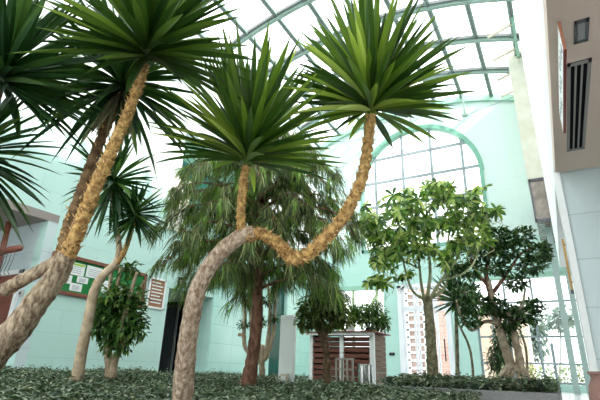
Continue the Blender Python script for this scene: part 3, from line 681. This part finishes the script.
# --- drooping conifer
q = at(250, 386, D=8.6); t = thing('conifer', (q[0], q[1], SO), 'tall drooping conifer with red-brown trunk behind the central yucca', 'conifer')
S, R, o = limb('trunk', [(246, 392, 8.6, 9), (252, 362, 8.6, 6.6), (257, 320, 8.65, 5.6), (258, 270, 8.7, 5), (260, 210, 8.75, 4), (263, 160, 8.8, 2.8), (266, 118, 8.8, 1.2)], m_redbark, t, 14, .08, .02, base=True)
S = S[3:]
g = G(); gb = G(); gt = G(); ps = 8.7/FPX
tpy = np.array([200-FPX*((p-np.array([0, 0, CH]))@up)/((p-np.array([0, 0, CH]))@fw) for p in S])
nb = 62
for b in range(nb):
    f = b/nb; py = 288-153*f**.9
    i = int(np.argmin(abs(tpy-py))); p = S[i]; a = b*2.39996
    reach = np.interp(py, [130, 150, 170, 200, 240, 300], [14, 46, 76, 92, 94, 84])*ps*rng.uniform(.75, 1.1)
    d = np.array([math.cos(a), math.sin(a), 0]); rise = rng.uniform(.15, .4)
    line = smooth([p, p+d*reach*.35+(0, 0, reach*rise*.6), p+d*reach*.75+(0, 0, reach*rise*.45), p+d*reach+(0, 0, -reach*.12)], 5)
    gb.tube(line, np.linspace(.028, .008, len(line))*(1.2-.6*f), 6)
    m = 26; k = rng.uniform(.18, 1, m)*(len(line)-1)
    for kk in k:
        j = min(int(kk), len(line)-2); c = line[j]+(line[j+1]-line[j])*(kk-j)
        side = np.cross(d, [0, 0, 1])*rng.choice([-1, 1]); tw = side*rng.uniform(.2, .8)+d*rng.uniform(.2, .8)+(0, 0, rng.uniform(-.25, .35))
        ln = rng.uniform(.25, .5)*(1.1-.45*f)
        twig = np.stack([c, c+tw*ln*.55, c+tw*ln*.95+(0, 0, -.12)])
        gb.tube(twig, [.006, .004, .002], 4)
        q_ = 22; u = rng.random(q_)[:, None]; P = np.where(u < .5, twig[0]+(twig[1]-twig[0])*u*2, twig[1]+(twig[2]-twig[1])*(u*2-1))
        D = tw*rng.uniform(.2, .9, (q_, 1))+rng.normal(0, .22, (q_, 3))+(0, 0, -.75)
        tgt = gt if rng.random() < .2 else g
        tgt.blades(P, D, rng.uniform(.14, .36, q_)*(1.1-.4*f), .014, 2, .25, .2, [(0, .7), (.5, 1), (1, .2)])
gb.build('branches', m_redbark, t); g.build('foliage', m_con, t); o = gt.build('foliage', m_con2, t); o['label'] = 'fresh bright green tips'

# --- generic leafy clumps
def dirs(n):
    d = rng.normal(size=(n, 3)); return d/np.linalg.norm(d, axis=1)[:, None]
def clump(g, px, py, D, rx, ry, n, L, W, down=.3, shell=.55, droop=.25, segs=3, rz=None):
    c = at(px, py, D=D); s = D/FPX; d = dirs(n); rad = rng.uniform(shell, 1, n)[:, None]
    P = c+(np.outer(d[:, 0]*rx*s, rt)+np.outer(d[:, 1]*(rz or rx)*s, [math.sin(YAW), math.cos(YAW), 0])+np.outer(d[:, 2]*ry*s, [0, 0, 1]))*rad
    DD = (np.outer(d[:, 0], rt)+np.outer(d[:, 1], [math.sin(YAW), math.cos(YAW), 0])+np.outer(d[:, 2], [0, 0, 1]))*.7+dirs(n)*.7+(0, 0, -down)
    g.blades(P, DD, L*rng.uniform(.65, 1.2, n), W*rng.uniform(.8, 1.2, n), segs, droop, .3, LEAFP)

# --- weeping fig at left
q = at(110, 376, D=7.3); t = thing('fig_tree', (q[0], q[1], SO), 'narrow weeping fig with pale stems in front of the notice board', 'fig tree')
limb('trunk', [(109, 380, 7.3, 3.6), (109, 364, 7.3, 4), (108, 352, 7.3, 4.2), (110, 344, 7.3, 3)], m_pale, t, 12, .12, .06, base=True)
for pts in ([(112, 378, 7.25, 4), (115, 360, 7.25, 3.6), (121, 346, 7.25, 3), (124, 320, 7.2, 2.4), (130, 295, 7.2, 2), (137, 272, 7.2, 1.6)],
            [(107, 350, 7.3, 3.5), (106, 325, 7.3, 2.4), (109, 295, 7.3, 2), (112, 266, 7.3, 1.8)], [(110, 348, 7.3, 3), (114, 315, 7.35, 2.2), (117, 290, 7.35, 2), (121, 268, 7.35, 1.8)],
            [(114, 350, 7.3, 3), (124, 318, 7.4, 2), (137, 296, 7.4, 1.6), (144, 281, 7.4, 1.2)]):
    limb('branch', pts, m_pale, t, 9, .06)
g = G()
for c in ((112, 318, 17, 24), (128, 314, 17, 24), (118, 340, 16, 13), (118, 296, 18, 16), (106, 306, 13, 12), (134, 326, 12, 16), (132, 298, 12, 10), (129, 268, 10, 7), (99, 312, 8, 12), (98, 330, 8, 8)):
    clump(g, c[0], c[1], 7.3, c[2]*1.1, c[3]*1.05, int(c[2]*c[3]*1.25), .12, .045, .3, .1, .15)
g.build('foliage', m_ficus2, t)

# --- bare pale-stemmed tree
q = at(262, 384, D=11); t = thing('pale_stemmed_tree', (q[0], q[1], SO), 'bare pale multi-stemmed tree right behind the conifer trunk', 'tree')
limb('trunk', [(262, 386, 11, 3.40), (262, 365, 11, 3.06), (262, 345, 11, 2.04)], m_pale, t, 12, .15, .05, base=True)
for pts in ([(260, 362, 11, 2.72), (248, 352, 11, 2.18), (244, 340, 11, 2.04), (245, 315, 11, 1.77), (244, 290, 11, 1.22)], [(258, 360, 11, 2.72), (252, 345, 11, 2.04), (251, 320, 11, 1.77), (248, 286, 11, 1.09)],
            [(264, 360, 11, 2.72), (268, 340, 11, 2.04), (270, 312, 11, 1.63), (268, 284, 11, 1.09)], [(266, 358, 11, 2.45), (273, 335, 11, 1.90), (275, 308, 11, 1.50), (277, 280, 11, 0.95)],
            [(246, 338, 11, 1.63), (240, 334, 11, 1.36), (239, 336, 11, 1.63)], [(270, 300, 11, 1.22), (275, 290, 11, 0.95), (282, 284, 11, 0.68)], [(245, 300, 11, 0.95), (238, 288, 11, 0.68), (234, 282, 11, 0.48)]):
    limb('branch', pts, m_pale, t, 8, .08)
g = G()
for c in ((250, 300, 9, 6), (244, 324, 6, 4), (266, 300, 9, 5), (262, 322, 5, 3), (274, 318, 5, 3)): clump(g, c[0], c[1], 11, c[2], c[3], int(c[2]*c[3]*2.2), .13, .05, .1, .2)
g.build('foliage', m_ficus, t)

# --- totem panel
q0, q1 = at(275, 386, D=10.2), at(294.3, 386, D=10.2); yy = (q0[1]+q1[1])/2; h = at(288, 312, D=10.2)[2]
t = thing('totem_panel', ((q0[0]+q1[0])/2, yy, SO), 'tall blank off-white freestanding panel in the bed between conifer and hut', 'panel')
B((q0[0], yy, SO-.02), (q1[0], yy+.12, h)).build('panel', m_totem, t, bevel=.012)
B((q0[0]-.04, yy-.03, SO-.02), (q1[0]+.04, yy+.16, SO+.03)).build('foot', m_kerb, t)
c = at(283.5, 378, D=10.1)
t = thing('floor_box', (c[0], yy-.12, SO), 'small beige upright box at the foot of the off-white panel', 'box')
B((c[0]-.09, yy-.16, SO), (c[0]+.07, yy-.04, SO+.33)).build('housing', m_beige, t, bevel=.01); B((c[0]-.06, yy-.175, SO+.18), (c[0]+.04, yy-.16, SO+.27)).build('cover_plate', m_totem, t)

# --- small fig before the hut
q = at(325, 380, D=9.8); t = thing('fig_tree', (q[0], q[1], SO), 'small round-headed fig with twisted brown trunk before the timber hut', 'fig tree')
m_tw = mat('twisted_brown_bark', (.10, .06, .035), .9, col2=(.26, .17, .10), nscale=10, bump=.8)
limb('trunk', [(327, 388, 9.8, 4.5), (327, 372, 9.8, 3.8), (326, 352, 9.8, 3.6), (323, 338, 9.8, 3.8), (322, 330, 9.8, 3)], m_tw, t, 12, .12, .05, base=True)
for pts in ([(323, 338, 9.8, 2.8), (314, 324, 9.8, 2), (306, 312, 9.8, 1.2)], [(323, 336, 9.8, 2.8), (322, 318, 9.8, 2), (318, 300, 9.8, 1)], [(324, 337, 9.8, 2.6), (333, 320, 9.8, 1.8), (342, 308, 9.8, 1)]): limb('branch', pts, m_tw, t, 8, .1)
g = G()
for c in ((312, 308, 16, 12), (330, 302, 18, 13), (342, 316, 11, 12), (322, 294, 16, 10), (305, 322, 9, 8), (326, 322, 14, 8)): clump(g, c[0], c[1], 9.8, c[2], c[3], int(c[2]*c[3]*3), .12, .05, .1, .35)
g.build('foliage', m_olive, t)

# --- timber hut
HX0, HX1, HY0, HY1, HZ = -6.62, -4.66, 12.5, 13.65, 1.52
t = thing('timber_hut', ((HX0+HX1)/2, 13, 0), 'low slatted timber enclosure with white posts and flat red-brown roof', 'hut')
for x, y, w in ((HX0, HY0, .1), (HX0+.98, HY0, .12), (HX1-.06, HY0, .13), (HX0, HY1-.1, .1), (HX1-.1, HY1-.1, .1)):
    B((x, y-.02, 0), (x+w, y+.1, HZ)).build('post', m_white, t, bevel=.006)
for x0, x1, mm in ((HX0+.1, HX0+.98, m_slat), (HX0+1.1, HX1-.06, m_slat)):
    g = G()
    for k in range(9): g.box((x0, HY0+.03, .06+.155*k), (x1, HY0+.055, .06+.155*k+.105))
    g.build('slat_panel', mm, t)
g = G()
for k in range(10): g.box((HX1-.005, HY0+.1, .02+.148*k), (HX1+.02, HY1, .02+.148*k+.138))
g.build('side_panel', m_slat2, t)
g = G()
for k in range(10): g.box((HX0+.02, HY0+.1, .02+.148*k), (HX0+.045, HY1, .02+.148*k+.138))
for k in range(10): g.box((HX0+.05, HY1-.03, .02+.148*k), (HX1-.02, HY1-.005, .02+.148*k+.138))
g.build('back_panel', m_slat2, t)
B((HX0+.05, HY0+.35, .5), (HX1-.1, HY0+.37, .62)).build('inner_rail', m_white, t)
B((HX0-.15, HY0-.18, HZ), (HX1+.17, HY1+.1, HZ+.035)).build('roof', m_rooftop, t, bevel=.005)
B((HX0-.1, HY0-.14, HZ-.07), (HX1+.1, HY0-.10, HZ)).build('fascia', m_white, t)
# gate frame in front
gy = 11.9; ga, gb_ = at(336, 370, Y=gy)[0], at(352.5, 370, Y=gy)[0]; gz = at(345, 358, Y=gy)[2]
t = thing('metal_barrier', ((ga+gb_)/2, gy, 0), 'small grey metal frame barrier standing before the hut slats', 'barrier')
mgf = mat('grey_beige_metal', (.30, .27, .23), .5)
B((ga-.02, gy, gz-.05), (gb_+.03, gy+.05, gz)).build('top_rail', mgf, t)
for x in (ga, (ga*2+gb_)/3, (ga+gb_*2)/3, gb_): B((x-.025, gy, 0), (x+.025, gy+.05, gz-.05)).build('upright', mgf, t)
B((ga, gy+.01, .5), (gb_, gy+.04, .54)).build('mid_rail', mgf, t)
# steel bins
for k, (pa_, pb2, top_, yb, lab) in enumerate(((358.5, 366.5, 364, 11.45, 'stainless steel litter bin, left of the pair at the hut corner'), (366.5, 372.5, 364.5, 11.6, 'stainless steel litter bin, right of the pair at the hut corner'))):
    x0 = at(pa_, 375, Y=yb)[0]; x1 = at(pb2, 375, Y=yb)[0]; z = at((pa_+pb2)/2, top_, Y=yb)[2]; r = (x1-x0)/2
    t = thing('litter_bin', ((x0+x1)/2, yb, SO), lab, 'bin', 'steel litter bins')
    G().cyl(((x0+x1)/2, yb, .0), r, z-.04, 28).build('body', m_steel, t, smooth=False)
    G().cyl(((x0+x1)/2, yb, z-.04), r*1.04, .04, 28, r*.98).build('lid', m_steel, t); G().cyl(((x0+x1)/2, yb, z), r*.5, .006, 20).build('opening', m_black, t)
# things on the hut roof
rz_ = HZ+.035
c = at(350, 328, Y=12.9)
t = thing('plant_pot', (c[0], 12.9, rz_), 'white tapered pot with spiky plant on the hut roof', 'potted plant')
G().cyl((c[0], 12.9, rz_), .17, .30, 4, .10).build('pot', m_white, t)
ce = np.array([c[0]+.1, 12.95, rz_+.28]); rosette('leaves', ce, (.05, 0, 1), 70, .62, .06, m_ficus2, t, .05, 1.5, .35, .08)
c = at(372, 325, Y=13.2)
t = thing('plant_pot', (c[0], 13.2, rz_), 'bushy green shrub in a low pot at the right of the hut roof', 'potted plant')
G().cyl((c[0], 13.2, rz_), .16, .16, 16, .2).build('pot', m_dgrey, t)
G().tube([(c[0], 13.2, rz_+.1), (c[0], 13.2, rz_+.6)], .03, 6).build('stem', m_mossy, t)
g = G(); Dd = float((np.array([c[0], 13.2, 2])-np.array([0, 0, CH]))@fw)
for cc in ((372, 318, 17, 14), (364, 312, 12, 10), (382, 322, 9, 11), (376, 308, 9, 7)): clump(g, cc[0], cc[1], Dd, cc[2], cc[3], int(cc[2]*cc[3]*2.6), .14, .05, .2, .2)
g.build('foliage', m_ficus2, t)

# --- schefflera
q = at(430, 390, D=8.9); t = thing('umbrella_tree', (q[0], q[1], .2), 'umbrella tree with thick braided mossy trunk and light green spreading crown', 'umbrella tree')
base = [(434, 392), (432, 360), (430, 325), (427, 296)]
for k in range(4):
    pts = []
    for i, f in enumerate(np.linspace(0, 1, 9)):
        x = np.interp(f, [0, .35, .7, 1], [434, 432, 430, 427]); y = 394-98*f; a = k*PI/2+f*5; w = 2.9-1.0*f
        pts.append((x+math.cos(a)*w, y, 8.9+math.sin(a)*.06, 3.5-.8*f))
    limb('trunk', pts, m_mossy, t, 10, .08, .04, base=(k == 0))
crown_pts = []
for pts in ([(424, 300, 8.9, 1.77), (421, 282, 8.9, 1.36), (419, 262, 8.9, 1.09), (416, 240, 8.9, 0.82)], [(427, 300, 8.9, 2.04), (430, 275, 8.9, 1.63), (429, 245, 8.9, 1.22), (430, 205, 8.9, 0.68)],
            [(430, 300, 8.9, 2.04), (440, 282, 8.85, 1.50), (455, 262, 8.8, 1.22), (464, 240, 8.8, 0.82), (466, 210, 8.8, 0.54)], [(428, 300, 8.9, 2.04), (446, 285, 9, 1.36), (447, 250, 9, 1.09), (452, 215, 9, 0.68)],
            [(425, 300, 8.9, 1.63), (412, 290, 8.9, 1.22), (404, 265, 8.9, 0.95), (398, 240, 8.9, 0.68)], [(418, 268, 8.9, 1.09), (395, 255, 8.85, 0.82), (378, 232, 8.8, 0.54)], [(440, 282, 8.9, 1.09), (470, 268, 8.9, 0.82), (487, 228, 8.9, 0.54)]):
    limb('branch', pts, m_greenstem, t, 8, .08)
g = G(); gs = G(); sp = 8.9/FPX; nC = 0
blobs = [(430, 198, 30, 18, 26), (465, 200, 30, 17, 25), (400, 210, 26, 18, 20), (372, 222, 18, 16, 16), (368, 212, 8, 6, 4), (478, 218, 16, 14, 16), (450, 222, 24, 14, 20), (420, 228, 24, 12, 16), (392, 240, 24, 14, 20), (386, 262, 15, 12, 16), (372, 236, 12, 10, 8), (378, 282, 10, 7, 7), (400, 275, 12, 8, 6), (425, 250, 14, 8, 7), (478, 238, 14, 10, 9), (462, 246, 20, 11, 14), (408, 256, 14, 9, 7), (448, 262, 12, 8, 6), (440, 188, 20, 6, 9), (492, 212, 7, 7, 5)]
for bx, by, rx, ry, n in blobs:
    for k in range(int(n*1.2)):
        d = dirs(1)[0]*rng.uniform(.3, 1.05)
        c = at(bx, by-2, D=8.9+d[1]*.6)+rt*d[0]*rx*sp+np.array([0, 0, d[2]*ry*sp])
        a0 = rng.uniform(0, 2*PI); m = rng.integers(6, 9); aa = a0+np.arange(m)*2*PI/m
        nn, e1, e2 = frame_of(dirs(1)[0]*.75+np.array([.1, -.55, .5]))
        D = np.outer(np.cos(aa), e1)+np.outer(np.sin(aa), e2)-nn*.2+(0, 0, -.15)
        g.blades(np.tile(c, (m, 1)), D, .205*rng.uniform(.7, 1.15), .074, 4, .15, .2, [(0, .12), (.25, .6), (.6, 1), (.85, .7), (1, .05)], upv=np.tile(nn, (m, 1)))
        gs.tube([c, c+(rng.normal(0, .06), rng.normal(0, .06), -.2), c+(rng.normal(0, .1), rng.normal(0, .1), -.34)], [.004, .005, .006], 4)
g.build('foliage', m_schef, t); gs.build('leaf_stalks', m_greenstem, t)

# --- ginseng fig
q = at(515, 388, D=9.6); t = thing('fig_tree', (q[0], q[1], .2), 'ginseng fig with bulging pale roots and cloud-like dark crown in the planter', 'fig tree')
m_gin = mat('pale_grey_tan_bark', (.30, .22, .15), .85, col2=(.58, .47, .35), nscale=9, bump=.8, bscale=35)
limb('trunk', [(513, 370, 9.6, 5), (511, 365, 9.6, 4.8), (507, 354, 9.6, 4.4), (499, 328, 9.6, 3.6), (492, 300, 9.6, 3.3), (488, 280, 9.6, 2.6)], m_gin, t, 12, .1, .04)
limb('trunk', [(518, 372, 9.6, 4.5), (520, 364, 9.55, 4.2), (516, 342, 9.55, 3.1), (511, 322, 9.55, 2.7), (508, 312, 9.5, 2)], m_gin, t, 12, .1, .04)
for k, (dx, dy) in enumerate(((-14, 0), (-8, 3), (-2, 4), (5, 4), (11, 2), (16, -1))):
    P0_ = at(514+dx*.35, 366, D=9.5); e = at(513+dx*1.15, 388, D=9.45-.02*k); e[2] = .17; md = (P0_+e)/2; md[2] = P0_[2]*.55+.1; md = md+(rt*dx*.004)
    G().tube(smooth([P0_, md, e], 6), np.linspace(.062, .028, 13), 10, .1, .08).build('root', m_gin, t, smooth=True)
for pts in ([(489, 290, 9.6, 2.6), (486, 270, 9.6, 2), (492, 250, 9.6, 1.4), (498, 238, 9.6, 1)], [(490, 296, 9.6, 2.2), (504, 278, 9.6, 1.8), (520, 255, 9.6, 1.2), (535, 247, 9.6, .8)], [(488, 286, 9.6, 2), (476, 270, 9.6, 1.6), (468, 250, 9.6, 1)],
            [(512, 322, 9.55, 2), (522, 306, 9.55, 1.5), (525, 290, 9.55, 1)], [(497, 322, 9.6, 2.4), (484, 322, 9.6, 1.8), (472, 330, 9.6, 1.6), (462, 318, 9.6, 1.6), (456, 300, 9.6, 1)], [(497, 320, 9.6, 2), (478, 300, 9.6, 1.4), (462, 292, 9.6, 1)]):
    limb('branch', pts, m_gin if pts[0][1] > 300 else m_redbark, t, 8, .08)
g = G()
for c in ((497, 238, 16, 10), (521, 236, 12, 9), (538, 252, 13, 8), (532, 266, 14, 8), (482, 252, 16, 10), (508, 252, 14, 8), (470, 270, 16, 8), (498, 268, 12, 7), (516, 282, 12, 7), (465, 292, 14, 9), (495, 306, 13, 9),
          (522, 314, 17, 10), (508, 322, 13, 9), (478, 306, 14, 9), (470, 318, 12, 8), (535, 306, 8, 6), (452, 268, 8, 6), (545, 247, 5, 5), (548, 258, 4, 3)):
    clump(g, c[0], c[1], 9.6, c[2]*1.05, c[3]*1.1, int(c[2]*c[3]*2.5), .11, .06, .0, .35, .1)
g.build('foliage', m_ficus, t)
# second, darker fig behind
q = at(505, 380, D=11.6); t = thing('leafy_shrub', (q[0], q[1], .2), 'thin dark shrub growing behind the ginseng fig', 'shrub')
for pts in ([(500, 385, 11.5, 2), (500, 350, 11.5, 1.6), (506, 325, 11.5, 1.2)], [(474, 385, 11.5, 1.4), (470, 350, 11.5, 1.2), (458, 322, 11.5, 1)], [(528, 385, 11.5, 1.3), (526, 350, 11.5, 1.2), (520, 330, 11.5, 1)]): limb('stem', pts, m_mossy, t, 8, base=True)
g = G()
for c in ((500, 345, 9, 22), (495, 360, 9, 14), (508, 335, 12, 12), (462, 305, 10, 10)): clump(g, c[0], c[1], 11.5, c[2], c[3], int(c[2]*c[3]*1.8), .15, .04, .5, .2)
g.build('foliage', m_ficus, t)

# ---------------------------------------------------------------- outside, beyond the glazing
struct('ground_outside', B((-30, 20.8, -.3), (30, 60, -.05)), m_out)
t = thing('brick_building', (-9, 27, 0), 'pink brick building seen through the white glazed doors', 'building')
B((-8.7, 27, 0), (-5.2, 30, 6.5)).build('facade', m_pink, t)
g = G()
lx0, lx1 = at(408, 350, Y=26.8)[0], at(427, 350, Y=26.8)[0]
for k in range(12): g.box((lx0, 26.8, .3+.42*k), (lx1, 26.95, .3+.42*k+.12))
for x in (lx0, lx1-.12): g.box((x, 26.8, 0), (x+.12, 26.95, 5.4))
g.build('white_ladder_frame', m_white, t)
t = thing('peach_building', (-2, 30, 0), 'pale peach rendered building outside beyond the fig', 'building')
B((-5.0, 30, 0), (-1.6, 33, 4.2)).build('facade', m_peach, t); B((-5.1, 29.9, 4.2), (-1.5, 33.1, 4.4)).build('roof', m_white, t)
t = thing('hedge', (0, 25, 0), 'low yellow-green hedge outside the right-hand glazing', 'hedge')
g = G(); n = 3000; P = np.stack([rng.uniform(-3, 3.5, n), rng.uniform(24.5, 25.5, n), rng.uniform(0, 1.0, n)], 1); g.blades(P, dirs(n), .16, .09, 2, .1, .2, LEAFP); g.build('foliage', m_hedge, t)
for k, (px, py, rx, ry, D, lab) in enumerate(((531, 330, 14, 30, 30, 'hazy blue-grey tree outside, left in the right-hand glazing'), (560, 318, 16, 12, 32, 'small hazy tree outside, right in the right-hand glazing'))):
    c = at(px, 370, D=D); t = thing('outdoor_tree', (c[0], c[1], 0), lab, 'tree', 'trees outside the glazing')
    limb('trunk', [(px, 372, D, 1.4), (px+1, 345, D, 1.1), (px, 320, D, .8)], mat('grey_outdoor_bark', (.3, .3, .3), .9), t, 8, base=True, bz=-.05)
    g = G(); clump(g, px, py, D, rx, ry, int(rx*ry*2.2), .42, .2, .1, .1); g.build('foliage', m_outtree, t)

# ---------------------------------------------------------------- light
w = bpy.data.worlds.new('sky'); SC.world = w; w.use_nodes = True; N = w.node_tree.nodes; L = w.node_tree.links
bg = N['Background']; bg.inputs['Color'].default_value = (.97, .99, 1.0, 1); bg.inputs['Strength'].default_value = 2.8
sn = bpy.data.lights.new('sun', 'SUN'); sn.energy = 6; sn.angle = math.radians(1.5); sn.color = (1, .95, .86)
so = bpy.data.objects.new('sun', sn); COL.objects.link(so)
so.rotation_euler = Vector((-.80, .33, -.56)).to_track_quat('-Z', 'Y').to_euler()
SC.view_settings.view_transform = 'Standard'; SC.view_settings.look = 'None'; SC.view_settings.exposure = .4; SC.view_settings.gamma = 1
SC.cycles.max_bounces = 8; SC.cycles.transparent_max_bounces = 12; SC.cycles.use_denoising = True
